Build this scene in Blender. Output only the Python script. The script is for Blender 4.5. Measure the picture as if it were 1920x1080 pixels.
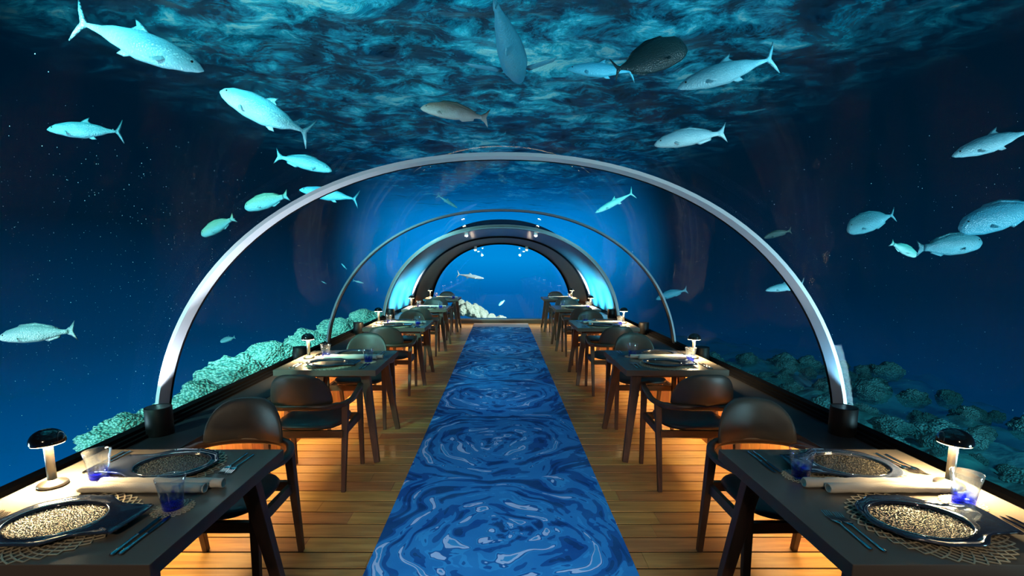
import bpy, bmesh, math, random
from mathutils import Vector, Matrix, noise
random.seed(7)
PI = math.pi
C = bpy.context.scene.collection
for o in list(bpy.data.objects):
    bpy.data.objects.remove(o)

# ------------------------------------------------------------------ camera
EYE = 1.57
FPX = 900.0
TILT = math.atan(.136)
HY, CXP = 492.0, 939.5
CYP = HY + FPX * .136
cd = bpy.data.cameras.new('camera'); cam = bpy.data.objects.new('camera', cd); C.objects.link(cam)
cam.location = (0, 0, EYE); cam.rotation_euler = (PI / 2 - TILT, 0, 0)
cd.sensor_width = 36; cd.lens = FPX / 1920 * 36; cd.clip_start = .05; cd.clip_end = 300
cd.shift_x = (960 - CXP) / 1920; cd.shift_y = (CYP - 540) / 1920
S = bpy.context.scene
S.camera = cam
S.view_settings.view_transform = 'Standard'; S.view_settings.look = 'None'
S.view_settings.gamma = 1; S.view_settings.exposure = 0.0; S.view_settings.use_curve_mapping = False
S.cycles.use_denoising = True
S.cycles.sample_clamp_indirect = 4
S.cycles.transparent_max_bounces = 16
S.cycles.caustics_reflective = False; S.cycles.caustics_refractive = False

def srgb(r, g, b):
    f = lambda c: c / 12.92 if c <= .04045 else ((c + .055) / 1.055) ** 2.4
    return (f(r / 255), f(g / 255), f(b / 255), 1)

# ------------------------------------------------------------------ the open water around the tunnel (world)
W = bpy.data.worlds.new('deep water'); S.world = W; W.use_nodes = True
nt = W.node_tree; nt.nodes.clear()
class NT:
    def __init__(s, t): s.t = t
    def n(s, ty, **k):
        x = s.t.nodes.new(ty)
        for a, b in k.items():
            if a.startswith('i_'):
                x.inputs[int(a[2:])].default_value = b
            else: setattr(x, a, b)
        return x
    def l(s, a, b): s.t.links.new(a, b)
    def math(s, op, a, b=None, c=None, clamp=False):
        x = s.t.nodes.new('ShaderNodeMath'); x.operation = op; x.use_clamp = clamp
        for i, v in enumerate((a, b, c)):
            if v is None: continue
            if isinstance(v, (int, float)): x.inputs[i].default_value = v
            else: s.l(v, x.inputs[i])
        return x.outputs[0]
    def mix(s, f, a, b, bt='MIX'):
        x = s.t.nodes.new('ShaderNodeMix'); x.data_type = 'RGBA'; x.blend_type = bt
        for i, v in ((0, f), (6, a), (7, b)):
            if isinstance(v, (int, float)): x.inputs[i].default_value = v
            elif isinstance(v, tuple): x.inputs[i].default_value = v
            else: s.l(v, x.inputs[i])
        return x.outputs[2]
    def ramp(s, f, stops, interp='LINEAR'):
        x = s.t.nodes.new('ShaderNodeValToRGB'); r = x.color_ramp; r.interpolation = interp
        while len(r.elements) < len(stops): r.elements.new(.5)
        for e, (p, c) in zip(r.elements, stops): e.position = p; e.color = c
        s.l(f, x.inputs[0]); return x.outputs[0]
    def rng(s, v, a, b, c=0., d=1., smooth=False):
        x = s.t.nodes.new('ShaderNodeMapRange')
        if smooth: x.interpolation_type = 'SMOOTHSTEP'
        s.l(v, x.inputs[0])
        for i, q in enumerate((a, b, c, d)): x.inputs[i + 1].default_value = q
        return x.outputs[0]
w = NT(nt)
tc = w.n('ShaderNodeTexCoord'); sx = w.n('ShaderNodeSeparateXYZ'); w.l(tc.outputs['Generated'], sx.inputs[0])
dx, dy, dz = sx.outputs
# elevation gradient of the open water: lit blue towards the bottom, dark towards the sides and up
el = w.rng(dz, -.55, .45)
side = w.ramp(el, [(0, srgb(0, 118, 178)), (.22, srgb(0, 88, 152)), (.42, srgb(0, 52, 92)), (.62, srgb(0, 25, 44)), (1, srgb(0, 18, 34))])
sidR = w.ramp(el, [(0, srgb(0, 80, 120)), (.3, srgb(0, 48, 90)), (.5, srgb(0, 32, 58)), (.7, srgb(0, 24, 42)), (1, srgb(0, 18, 34))])
sd = w.mix(w.rng(dx, -.35, .35, smooth=True), side, sidR)
# the floodlit water straight ahead of the tunnel
fwd = w.ramp(w.rng(dz, -.16, .14), [(0, srgb(0, 76, 140)), (.35, srgb(0, 108, 184)), (.55, srgb(0, 146, 228)), (.75, srgb(0, 142, 226)), (1, srgb(0, 110, 186))])
g1 = w.rng(dy, .94, .993, smooth=True)
col = w.mix(g1, sd, fwd)
bg = w.n('ShaderNodeBackground'); w.l(col, bg.inputs[0]); bg.inputs[1].default_value = 1.0
ow = w.n('ShaderNodeOutputWorld'); w.l(bg.outputs[0], ow.inputs[0])

# ------------------------------------------------------------------ floodlights in the water and fill lights added in the room
def light(name, kind, loc, to, power, col=(1, 1, 1), size=.5, sizey=None, angle=60, blend=.5):
    d = bpy.data.lights.new(name, kind); o = bpy.data.objects.new(name, d); C.objects.link(o)
    o.location = loc; d.energy = power; d.color = col
    v = Vector(to) - Vector(loc)
    o.rotation_euler = v.to_track_quat('-Z', 'Y').to_euler()
    if kind == 'AREA':
        d.size = size
        if sizey: d.shape = 'RECTANGLE'; d.size_y = sizey
    elif kind == 'SPOT':
        d.spot_size = math.radians(angle); d.spot_blend = blend; d.shadow_soft_size = size
    else: d.shadow_soft_size = size
    return o
CYAN = (.35, .85, 1.0)
light('floodlight', 'AREA', (-7.2, 1.2, -.2), (-3.2, 5, 2.6), 330, (.50, .88, 1), 1.5)
light('floodlight', 'AREA', (5.5, -.8, -.3), (4.2, 5, 3.0), 520, (.45, .88, 1), 1.5)
light('floodlight', 'SPOT', (-4.2, -1.5, 3.9), (-3.4, 6.5, .2), 2500, (.34, 1, .86), .2, angle=50)
light('floodlight', 'SPOT', (-4.6, 3.0, 4.0), (-3.3, 9.5, .2), 2600, (.35, 1, .92), .2, angle=46)
light('floodlight', 'SPOT', (6.0, -1.0, 3.9), (5.2, 7.0, -.4), 1100, (.25, .9, 1), .2, angle=75)
light('floodlight', 'SPOT', (3.2, 12.9, 2.6), (-1.2, 15.0, 0), 4500, (.85, 1, .95), .15, angle=40)
light('floodlight', 'SPOT', (-2.6, -.5, 2.9), (-2.9, 6.5, 5.0), 4400, (.30, .95, .95), .2, angle=66, blend=.8)
light('floodlight', 'SPOT', (2.8, -.5, 2.9), (3.2, 6.5, 5.0), 2400, (.25, .85, 1), .2, angle=66, blend=.8)
for s_ in (-1, 1):  # unseen spots added to brighten the carpet, chair backs and table fronts
    light('added_fill_light', 'SPOT', (s_ * .3, -.6, 2.08), (s_ * .0, 3.0, 0), 220, (.80, .90, 1), .05, angle=40, blend=.9)
    light('added_fill_light', 'SPOT', (s_ * .3, 2.85, 2.14), (0, 6.2, 0), 110, (.78, .88, 1), .04, angle=36, blend=.9)
    light('added_fill_light', 'SPOT', (s_ * .3, 5.75, 2.14), (0, 9.8, 0), 110, (.78, .88, 1), .04, angle=34, blend=.9)
    light('added_fill_light', 'SPOT', (s_ * 1.0, -.7, 1.95), (s_ * 1.2, 3.0, .7), 55, (1, .76, .52), .05, angle=66, blend=1)

# ------------------------------------------------------------------ materials
def mat(name):
    m = bpy.data.materials.new(name); m.use_nodes = True; t = NT(m.node_tree)
    p = m.node_tree.nodes['Principled BSDF']; return m, t, p
def simple(name, col, rough=.5, metal=0., spec=.5, coat=0., bump=0., bscale=60, var=0., vscale=8):
    m, t, p = mat(name)
    p.inputs['Roughness'].default_value = rough; p.inputs['Metallic'].default_value = metal
    p.inputs['Specular IOR Level'].default_value = spec; p.inputs['Coat Weight'].default_value = coat
    tcn = t.n('ShaderNodeTexCoord')
    nz = t.n('ShaderNodeTexNoise'); t.l(tcn.outputs['Object'], nz.inputs[0]); nz.inputs['Scale'].default_value = vscale; nz.inputs['Detail'].default_value = 4
    c2 = tuple(min(1, c * (1 + var)) for c in col[:3]) + (1,); c1 = tuple(c * (1 - var) for c in col[:3]) + (1,)
    t.l(t.mix(nz.outputs[0], c1, c2), p.inputs['Base Color'])
    if bump:
        nb = t.n('ShaderNodeTexNoise'); t.l(tcn.outputs['Object'], nb.inputs[0]); nb.inputs['Scale'].default_value = bscale
        bp = t.n('ShaderNodeBump'); bp.inputs['Strength'].default_value = bump; bp.inputs['Distance'].default_value = .002
        t.l(nb.outputs[0], bp.inputs['Height']); t.l(bp.outputs[0], p.inputs['Normal'])
    return m
def wood(name, c1, c2, rough=.4, sc=(3, 30, 30), per=.0, bump=.15):
    m, t, p = mat(name)
    tcn = t.n('ShaderNodeTexCoord'); mp = t.n('ShaderNodeMapping'); mp.inputs['Scale'].default_value = sc
    oi = t.n('ShaderNodeObjectInfo'); va = t.n('ShaderNodeVectorMath', operation='ADD')
    t.l(tcn.outputs['Object'], va.inputs[0]); t.l(oi.outputs['Location'], va.inputs[1]); t.l(va.outputs[0], mp.inputs[0])
    nz = t.n('ShaderNodeTexNoise'); t.l(mp.outputs[0], nz.inputs[0]); nz.inputs['Scale'].default_value = 1; nz.inputs['Detail'].default_value = 6; nz.inputs['Distortion'].default_value = .6
    base = t.mix(t.rng(nz.outputs[0], .3, .7), c1, c2)
    if per:
        hs = t.n('ShaderNodeHueSaturation'); t.l(base, hs.inputs['Color'])
        t.l(t.rng(oi.outputs['Random'], 0, 1, 1 - per, 1 + per), hs.inputs['Value'])
        t.l(t.rng(oi.outputs['Random'], 0, 1, .5 - .012, .5 + .014), hs.inputs['Hue'])
        base = hs.outputs[0]
    t.l(base, p.inputs['Base Color']); p.inputs['Roughness'].default_value = rough
    bp = t.n('ShaderNodeBump'); bp.inputs['Strength'].default_value = bump; bp.inputs['Distance'].default_value = .001
    t.l(nz.outputs[0], bp.inputs['Height']); t.l(bp.outputs[0], p.inputs['Normal'])
    return m
M_plank = wood('teak plank', (.22, .105, .030, 1), (.40, .215, .068, 1), .34, (2.5, 28, 28), .12)
M_board = wood('orange panel board', (.40, .14, .04, 1), (.58, .22, .06, 1), .45, (30, 30, 3), .12)
M_walnut = wood('dark walnut', (.035, .015, .008, 1), (.085, .036, .018, 1), .52, (25, 25, 4))
M_walnut2 = wood('dark walnut rail', (.04, .02, .010, 1), (.095, .046, .024, 1), .36, (5, 25, 25))
M_leather = simple('dark taupe leather', (.058, .052, .043), .40, bump=.35, bscale=350, var=.15)
M_seat = simple('black leather seat', (.018, .019, .020), .40, bump=.3, bscale=350)
M_top = simple('taupe laminate', (.150, .134, .108), .27, var=.10, vscale=4, bump=.03, bscale=40)
M_edge = simple('matt brown laminate edge', (.115, .085, .065), .62, spec=.25, var=.08)
M_black = simple('black metal', (.005, .005, .006), .5, spec=.2)
M_shade = simple('black glazed shade', (.008, .008, .008), .12, coat=.6)
M_steel = simple('brushed steel', (.62, .58, .50), .28, 1.0, bump=.1, bscale=200)
M_cutl = simple('polished steel', (.66, .66, .66), .12, 1.0)
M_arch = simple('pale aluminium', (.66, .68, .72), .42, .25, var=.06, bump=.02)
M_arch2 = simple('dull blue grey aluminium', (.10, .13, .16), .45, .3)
M_gasket = simple('black rubber gasket', (.003, .003, .004), .8, spec=.05)
M_sill = simple('dark blue grey sill', (.020, .022, .026), .30, var=.1)
M_napkin = simple('ivory linen', (.80, .76, .66), .85, bump=.5, bscale=220, var=.04)
M_sub = simple('dark subfloor', (.002, .0015, .001), .9, spec=.1)
M_mesh = simple('champagne wire', (.72, .63, .44), .48, .3)
M_white = simple('white fitting', (.75, .74, .70), .4)

def emis(name, col, s):
    m, t, p = mat(name); p.inputs['Base Color'].default_value = col
    p.inputs['Emission Color'].default_value = col; p.inputs['Emission Strength'].default_value = s
    return m
M_bulb = emis('warm bulb', (1, .74, .42, 1), 22)

def glassy(name, tint, gloss=.9, base=.03, rough=0.0):
    m = bpy.data.materials.new(name); m.use_nodes = True; m.node_tree.nodes.clear(); t = NT(m.node_tree)
    tr = t.n('ShaderNodeBsdfTransparent'); tr.inputs[0].default_value = tint
    gl = t.n('ShaderNodeBsdfGlossy'); gl.inputs['Roughness'].default_value = rough; gl.inputs[0].default_value = (.85, .93, 1, 1)
    lw = t.n('ShaderNodeLayerWeight'); lw.inputs[0].default_value = .5
    f = t.math('MULTIPLY_ADD', t.math('POWER', lw.outputs['Facing'], 8.0), gloss, base)
    mx = t.n('ShaderNodeMixShader'); t.l(f, mx.inputs[0]); t.l(tr.outputs[0], mx.inputs[1]); t.l(gl.outputs[0], mx.inputs[2])
    o = t.n('ShaderNodeOutputMaterial'); t.l(mx.outputs[0], o.inputs[0]); return m
M_acryl = glassy('clear acrylic', (.97, .99, 1, 1), .12, .003)

def tumbler2():
    m = bpy.data.materials.new('tumbler glass with blue base'); m.use_nodes = True; m.node_tree.nodes.clear(); t = NT(m.node_tree)
    tcn = t.n('ShaderNodeTexCoord'); s = t.n('ShaderNodeSeparateXYZ'); t.l(tcn.outputs['Object'], s.inputs[0])
    nz = t.n('ShaderNodeTexNoise'); t.l(tcn.outputs['Object'], nz.inputs[0]); nz.inputs['Scale'].default_value = 22; nz.inputs['Distortion'].default_value = 1.2
    z = t.math('ADD', s.outputs[2], t.math('MULTIPLY', t.math('SUBTRACT', nz.outputs[0], .5), -.13))
    c = t.ramp(t.rng(z, 0, .1), [(0, (.10, .14, .92, 1)), (.25, (.20, .28, .95, 1)), (.42, (.68, .80, .98, 1)), (.62, (.93, .97, 1, 1))])
    tr = t.n('ShaderNodeBsdfTransparent'); t.l(c, tr.inputs[0])
    gl = t.n('ShaderNodeBsdfGlossy'); gl.inputs['Roughness'].default_value = .02; gl.inputs[0].default_value = (.9, .95, 1, 1)
    df = t.n('ShaderNodeBsdfTranslucent'); t.l(c, df.inputs[0])
    bp = t.n('ShaderNodeBump'); bp.inputs['Strength'].default_value = .5; bp.inputs['Distance'].default_value = .004; t.l(nz.outputs[0], bp.inputs['Height']); t.l(bp.outputs[0], gl.inputs['Normal'])
    lw = t.n('ShaderNodeLayerWeight'); lw.inputs[0].default_value = .5
    f = t.math('MULTIPLY_ADD', t.math('POWER', lw.outputs['Facing'], 3.0), .75, .06)
    m1 = t.n('ShaderNodeMixShader'); m1.inputs[0].default_value = .025; t.l(tr.outputs[0], m1.inputs[1]); t.l(df.outputs[0], m1.inputs[2])
    mx = t.n('ShaderNodeMixShader'); t.l(f, mx.inputs[0]); t.l(m1.outputs[0], mx.inputs[1]); t.l(gl.outputs[0], mx.inputs[2])
    o = t.n('ShaderNodeOutputMaterial'); t.l(mx.outputs[0], o.inputs[0]); return m
M_tumbler = tumbler2()

def rim_mat():
    m, t, p = mat('smoky blue glass rim')
    tcn = t.n('ShaderNodeTexCoord'); nz = t.n('ShaderNodeTexNoise'); t.l(tcn.outputs['Object'], nz.inputs[0]); nz.inputs['Scale'].default_value = 160
    t.l(t.mix(nz.outputs[0], (.012, .022, .05, 1), (.05, .065, .10, 1)), p.inputs['Base Color'])
    p.inputs['Roughness'].default_value = .10; p.inputs['Coat Weight'].default_value = .7
    n2 = t.n('ShaderNodeTexNoise'); t.l(tcn.outputs['Object'], n2.inputs[0]); n2.inputs['Scale'].default_value = 14
    bp = t.n('ShaderNodeBump'); bp.inputs['Strength'].default_value = .4; bp.inputs['Distance'].default_value = .01
    t.l(n2.outputs[0], bp.inputs['Height']); t.l(bp.outputs[0], p.inputs['Normal']); return m
def well_mat():
    m, t, p = mat('textured clear glass well')
    tcn = t.n('ShaderNodeTexCoord'); vo = t.n('ShaderNodeTexVoronoi'); t.l(tcn.outputs['Object'], vo.inputs[0]); vo.inputs['Scale'].default_value = 150
    p.inputs['Base Color'].default_value = (.50, .49, .42, 1); p.inputs['Metallic'].default_value = .65; p.inputs['Roughness'].default_value = .24
    t.l(t.ramp(vo.outputs['Distance'], [(.1, (.46, .42, .30, 1)), (.5, (.05, .05, .045, 1))]), p.inputs['Base Color'])
    bp = t.n('ShaderNodeBump'); bp.inputs['Strength'].default_value = .9; bp.inputs['Distance'].default_value = .003
    t.l(vo.outputs['Distance'], bp.inputs['Height']); t.l(bp.outputs[0], p.inputs['Normal']); return m
M_rim = rim_mat(); M_well = well_mat()

def carpet_mat():
    m, t, p = mat('rippled blue carpet')
    tcn = t.n('ShaderNodeTexCoord')
    wz = t.n('ShaderNodeTexNoise'); t.l(tcn.outputs['Object'], wz.inputs[0]); wz.inputs['Scale'].default_value = 1.6; wz.inputs['Detail'].default_value = 2
    ws = t.n('ShaderNodeVectorMath', operation='SUBTRACT'); t.l(wz.outputs['Color'], ws.inputs[0]); ws.inputs[1].default_value = (.5, .5, .5)
    wm = t.n('ShaderNodeVectorMath', operation='SCALE'); t.l(ws.outputs[0], wm.inputs[0]); wm.inputs['Scale'].default_value = .55
    wa = t.n('ShaderNodeVectorMath', operation='ADD'); t.l(tcn.outputs['Object'], wa.inputs[0]); t.l(wm.outputs[0], wa.inputs[1])
    s = t.n('ShaderNodeSeparateXYZ'); t.l(wa.outputs[0], s.inputs[0])
    yy = t.math('SUBTRACT', t.math('FLOORED_MODULO', t.math('SUBTRACT', s.outputs[1], 1.82), 1.48), .74)
    xx = s.outputs[0]
    r = t.math('SQRT', t.math('ADD', t.math('MULTIPLY', xx, xx), t.math('MULTIPLY', yy, yy)))
    ri = t.math('DIVIDE', 1.0, t.math('MAXIMUM', r, .02))
    cb = t.n('ShaderNodeCombineXYZ')
    t.l(t.math('MULTIPLY', t.math('MULTIPLY', xx, ri), .95), cb.inputs[0])
    t.l(t.math('MULTIPLY', t.math('MULTIPLY', yy, ri), .95), cb.inputs[1])
    t.l(t.math('MULTIPLY', r, 10.0), cb.inputs[2])
    a = t.n('ShaderNodeTexNoise'); t.l(cb.outputs[0], a.inputs[0]); a.inputs['Scale'].default_value = 1.15; a.inputs['Detail'].default_value = 1.5; a.inputs['Distortion'].default_value = .45; a.inputs['Roughness'].default_value = .5
    fine = t.n('ShaderNodeTexNoise'); t.l(wa.outputs[0], fine.inputs[0]); fine.inputs['Scale'].default_value = 5.5; fine.inputs['Detail'].default_value = 2; fine.inputs['Distortion'].default_value = 1.0
    v = t.math('ADD', t.math('MULTIPLY', a.outputs[0], .78), t.math('MULTIPLY', fine.outputs[0], .22))
    c = t.ramp(t.rng(v, .30, .72), [(0, (.002, .022, .12, 1)), (.27, (.004, .065, .29, 1)), (.40, (.018, .22, .60, 1)), (.60, (.030, .31, .72, 1)), (.66, (.006, .085, .34, 1)), (.71, (.45, .66, .95, 1)), (.82, (.035, .33, .74, 1))], 'CONSTANT')
    cl = t.n('ShaderNodeTexNoise'); t.l(tcn.outputs['Object'], cl.inputs[0]); cl.inputs['Scale'].default_value = 4; cl.inputs['Detail'].default_value = 5
    c2 = t.mix(.25, c, t.ramp(cl.outputs[0], [(.3, (.006, .10, .40, 1)), (.7, (.04, .32, .72, 1))]))
    endb = t.rng(t.n('ShaderNodeSeparateXYZ').outputs[1], 0, 1)
    s2 = t.n('ShaderNodeSeparateXYZ'); t.l(wa.outputs[0], s2.inputs[0])
    c3 = t.mix(t.rng(s2.outputs[1], 11.55, 11.7), c2, (.42, .50, .72, 1))
    t.l(c3, p.inputs['Base Color']); p.inputs['Roughness'].default_value = .95; p.inputs['Specular IOR Level'].default_value = .1
    nb = t.n('ShaderNodeTexNoise'); t.l(tcn.outputs['Object'], nb.inputs[0]); nb.inputs['Scale'].default_value = 260
    bp = t.n('ShaderNodeBump'); bp.inputs['Strength'].default_value = .5; bp.inputs['Distance'].default_value = .004
    t.l(nb.outputs[0], bp.inputs['Height']); t.l(bp.outputs[0], p.inputs['Normal'])
    return m
M_carpet = carpet_mat()

def fish_mat(name, back, belly, rough=.35):
    m, t, p = mat(name)
    tcn = t.n('ShaderNodeTexCoord'); s = t.n('ShaderNodeSeparateXYZ'); t.l(tcn.outputs['Object'], s.inputs[0])
    nz = t.n('ShaderNodeTexNoise'); t.l(tcn.outputs['Object'], nz.inputs[0]); nz.inputs['Scale'].default_value = 9; nz.inputs['Detail'].default_value = 4
    z = t.math('ADD', s.outputs[2], t.math('MULTIPLY', t.math('SUBTRACT', nz.outputs[0], .5), .12))
    t.l(t.mix(t.rng(z, -.05, .07), belly, back), p.inputs['Base Color'])
    vo = t.n('ShaderNodeTexVoronoi'); t.l(tcn.outputs['Object'], vo.inputs[0]); vo.inputs['Scale'].default_value = 70
    bp = t.n('ShaderNodeBump'); bp.inputs['Strength'].default_value = .35; bp.inputs['Distance'].default_value = .01
    t.l(vo.outputs['Distance'], bp.inputs['Height']); t.l(bp.outputs[0], p.inputs['Normal'])
    p.inputs['Roughness'].default_value = rough; return m
FM = {
 'silver': fish_mat('silver blue fish skin', (.08, .27, .34, 1), (.28, .55, .63, 1)),
 'teal': fish_mat('teal fish skin', (.035, .18, .23, 1), (.09, .32, .40, 1)),
 'green': fish_mat('green parrotfish skin', (.09, .22, .17, 1), (.08, .27, .32, 1)),
 'pale': fish_mat('pale grey fish skin', (.17, .25, .29, 1), (.38, .42, .44, 1)),
 'tan': fish_mat('reddish tan fish skin', (.22, .12, .09, 1), (.42, .36, .34, 1)),
 'dark': fish_mat('dark green fish skin', (.008, .03, .032, 1), (.012, .04, .045, 1)),
 'deep': fish_mat('deep blue fish skin', (.03, .22, .32, 1), (.06, .34, .46, 1)),
 'bright': fish_mat('bright turquoise fish skin', (.15, .75, .65, 1), (.45, .95, .90, 1)),
}
M_eye = simple('black fish eye', (.01, .01, .01), .15)

def coral_mat(name, lo, hi, sc=14):
    m, t, p = mat(name)
    tcn = t.n('ShaderNodeTexCoord'); vo = t.n('ShaderNodeTexVoronoi'); t.l(tcn.outputs['Object'], vo.inputs[0]); vo.inputs['Scale'].default_value = sc
    nz = t.n('ShaderNodeTexNoise'); t.l(tcn.outputs['Object'], nz.inputs[0]); nz.inputs['Scale'].default_value = 5; nz.inputs['Detail'].default_value = 6
    f = t.math('ADD', t.math('MULTIPLY', vo.outputs['Distance'], .55), t.math('MULTIPLY', nz.outputs[0], .55))
    t.l(t.mix(t.rng(f, .25, .75), hi, lo), p.inputs['Base Color']); p.inputs['Roughness'].default_value = .8
    h = t.math('MULTIPLY', vo.outputs['Distance'], -1.0)
    bp = t.n('ShaderNodeBump'); bp.inputs['Strength'].default_value = .9; bp.inputs['Distance'].default_value = .05
    t.l(h, bp.inputs['Height']); t.l(bp.outputs[0], p.inputs['Normal']); return m
M_coral = coral_mat('pale green coral', (.04, .24, .22, 1), (.50, .90, .76, 1), 12)
M_coral2 = coral_mat('teal coral rubble', (.012, .11, .14, 1), (.09, .42, .42, 1), 9)
M_coral3 = coral_mat('cream coral', (.25, .42, .36, 1), (.92, .90, .74, 1), 16)

def surface_mat():
    m = bpy.data.materials.new('underside of the waves'); m.use_nodes = True; t = NT(m.node_tree)
    p = m.node_tree.nodes['Principled BSDF']; out = m.node_tree.nodes['Material Output']
    tcn = t.n('ShaderNodeTexCoord'); mp = t.n('ShaderNodeMapping'); mp.inputs['Scale'].default_value = (1, 1.25, 1); t.l(tcn.outputs['Object'], mp.inputs[0])
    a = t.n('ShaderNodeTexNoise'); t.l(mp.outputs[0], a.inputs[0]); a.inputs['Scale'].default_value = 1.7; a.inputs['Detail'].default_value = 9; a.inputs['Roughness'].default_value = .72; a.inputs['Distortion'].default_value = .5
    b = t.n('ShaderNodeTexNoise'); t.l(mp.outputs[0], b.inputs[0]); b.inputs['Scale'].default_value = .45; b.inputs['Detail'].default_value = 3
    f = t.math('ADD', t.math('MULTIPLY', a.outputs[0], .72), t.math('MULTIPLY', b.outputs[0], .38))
    c = t.ramp(t.rng(f, .42, .69), [(0, (.0, .006, .018, 1)), (.34, (.001, .06, .11, 1)), (.58, (.004, .30, .44, 1)), (.78, (.05, .72, .90, 1)), (.92, (.6, 1, 1, 1))])  # near-white stops paint light glints into the wave colour
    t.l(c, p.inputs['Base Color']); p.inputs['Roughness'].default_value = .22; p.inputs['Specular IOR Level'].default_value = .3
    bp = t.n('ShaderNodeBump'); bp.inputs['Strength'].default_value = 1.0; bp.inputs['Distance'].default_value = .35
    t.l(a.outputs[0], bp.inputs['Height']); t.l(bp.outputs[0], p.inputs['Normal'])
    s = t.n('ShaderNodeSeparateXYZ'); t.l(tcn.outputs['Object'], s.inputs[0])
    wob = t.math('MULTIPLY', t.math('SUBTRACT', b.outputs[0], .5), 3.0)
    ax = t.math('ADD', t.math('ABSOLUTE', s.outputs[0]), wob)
    k = t.math('MULTIPLY', t.rng(ax, 2.4, 7.5, 1, 0, True), t.rng(s.outputs[1], 13.0, 34.0, 1, 0, True))  # waves turn transparent with distance, imitating underwater haze
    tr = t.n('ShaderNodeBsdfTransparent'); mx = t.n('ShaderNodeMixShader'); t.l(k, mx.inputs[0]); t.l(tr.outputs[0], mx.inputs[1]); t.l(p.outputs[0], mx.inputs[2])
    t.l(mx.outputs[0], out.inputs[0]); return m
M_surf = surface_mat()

def seabed_mat():
    m = bpy.data.materials.new('sandy reef slope'); m.use_nodes = True; t = NT(m.node_tree)
    p = m.node_tree.nodes['Principled BSDF']; out = m.node_tree.nodes['Material Output']
    tcn = t.n('ShaderNodeTexCoord')
    a = t.n('ShaderNodeTexNoise'); t.l(tcn.outputs['Object'], a.inputs[0]); a.inputs['Scale'].default_value = 2.5; a.inputs['Detail'].default_value = 7
    t.l(t.ramp(a.outputs[0], [(.35, (.008, .08, .11, 1)), (.65, (.06, .36, .36, 1))]), p.inputs['Base Color']); p.inputs['Roughness'].default_value = .85
    bp = t.n('ShaderNodeBump'); bp.inputs['Strength'].default_value = .9; bp.inputs['Distance'].default_value = .2
    t.l(a.outputs[0], bp.inputs['Height']); t.l(bp.outputs[0], p.inputs['Normal'])
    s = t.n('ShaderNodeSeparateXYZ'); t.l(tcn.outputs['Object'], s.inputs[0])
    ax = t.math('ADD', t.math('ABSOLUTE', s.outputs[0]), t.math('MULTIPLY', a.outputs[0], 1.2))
    k = t.math('MULTIPLY', t.rng(ax, 4.6, 10.0, 1, 0, True), t.rng(s.outputs[1], 8, 17, 1, 0, True))  # slope fades to the water backdrop, haze put into its transparency
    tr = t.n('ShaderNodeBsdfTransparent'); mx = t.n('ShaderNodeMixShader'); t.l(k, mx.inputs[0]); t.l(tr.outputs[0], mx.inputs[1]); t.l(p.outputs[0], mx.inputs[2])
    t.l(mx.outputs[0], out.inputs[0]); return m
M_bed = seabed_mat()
def vault_mat():
    m, t, p = mat('satin grey vault panels')
    tcn = t.n('ShaderNodeTexCoord'); nz = t.n('ShaderNodeTexNoise'); t.l(tcn.outputs['Object'], nz.inputs[0]); nz.inputs['Scale'].default_value = 3
    t.l(t.mix(nz.outputs[0], (.085, .075, .078, 1), (.12, .10, .10, 1)), p.inputs['Base Color'])
    p.inputs['Specular IOR Level'].default_value = .5; p.inputs['Roughness'].default_value = .28
    return m
M_vault = vault_mat()

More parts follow.
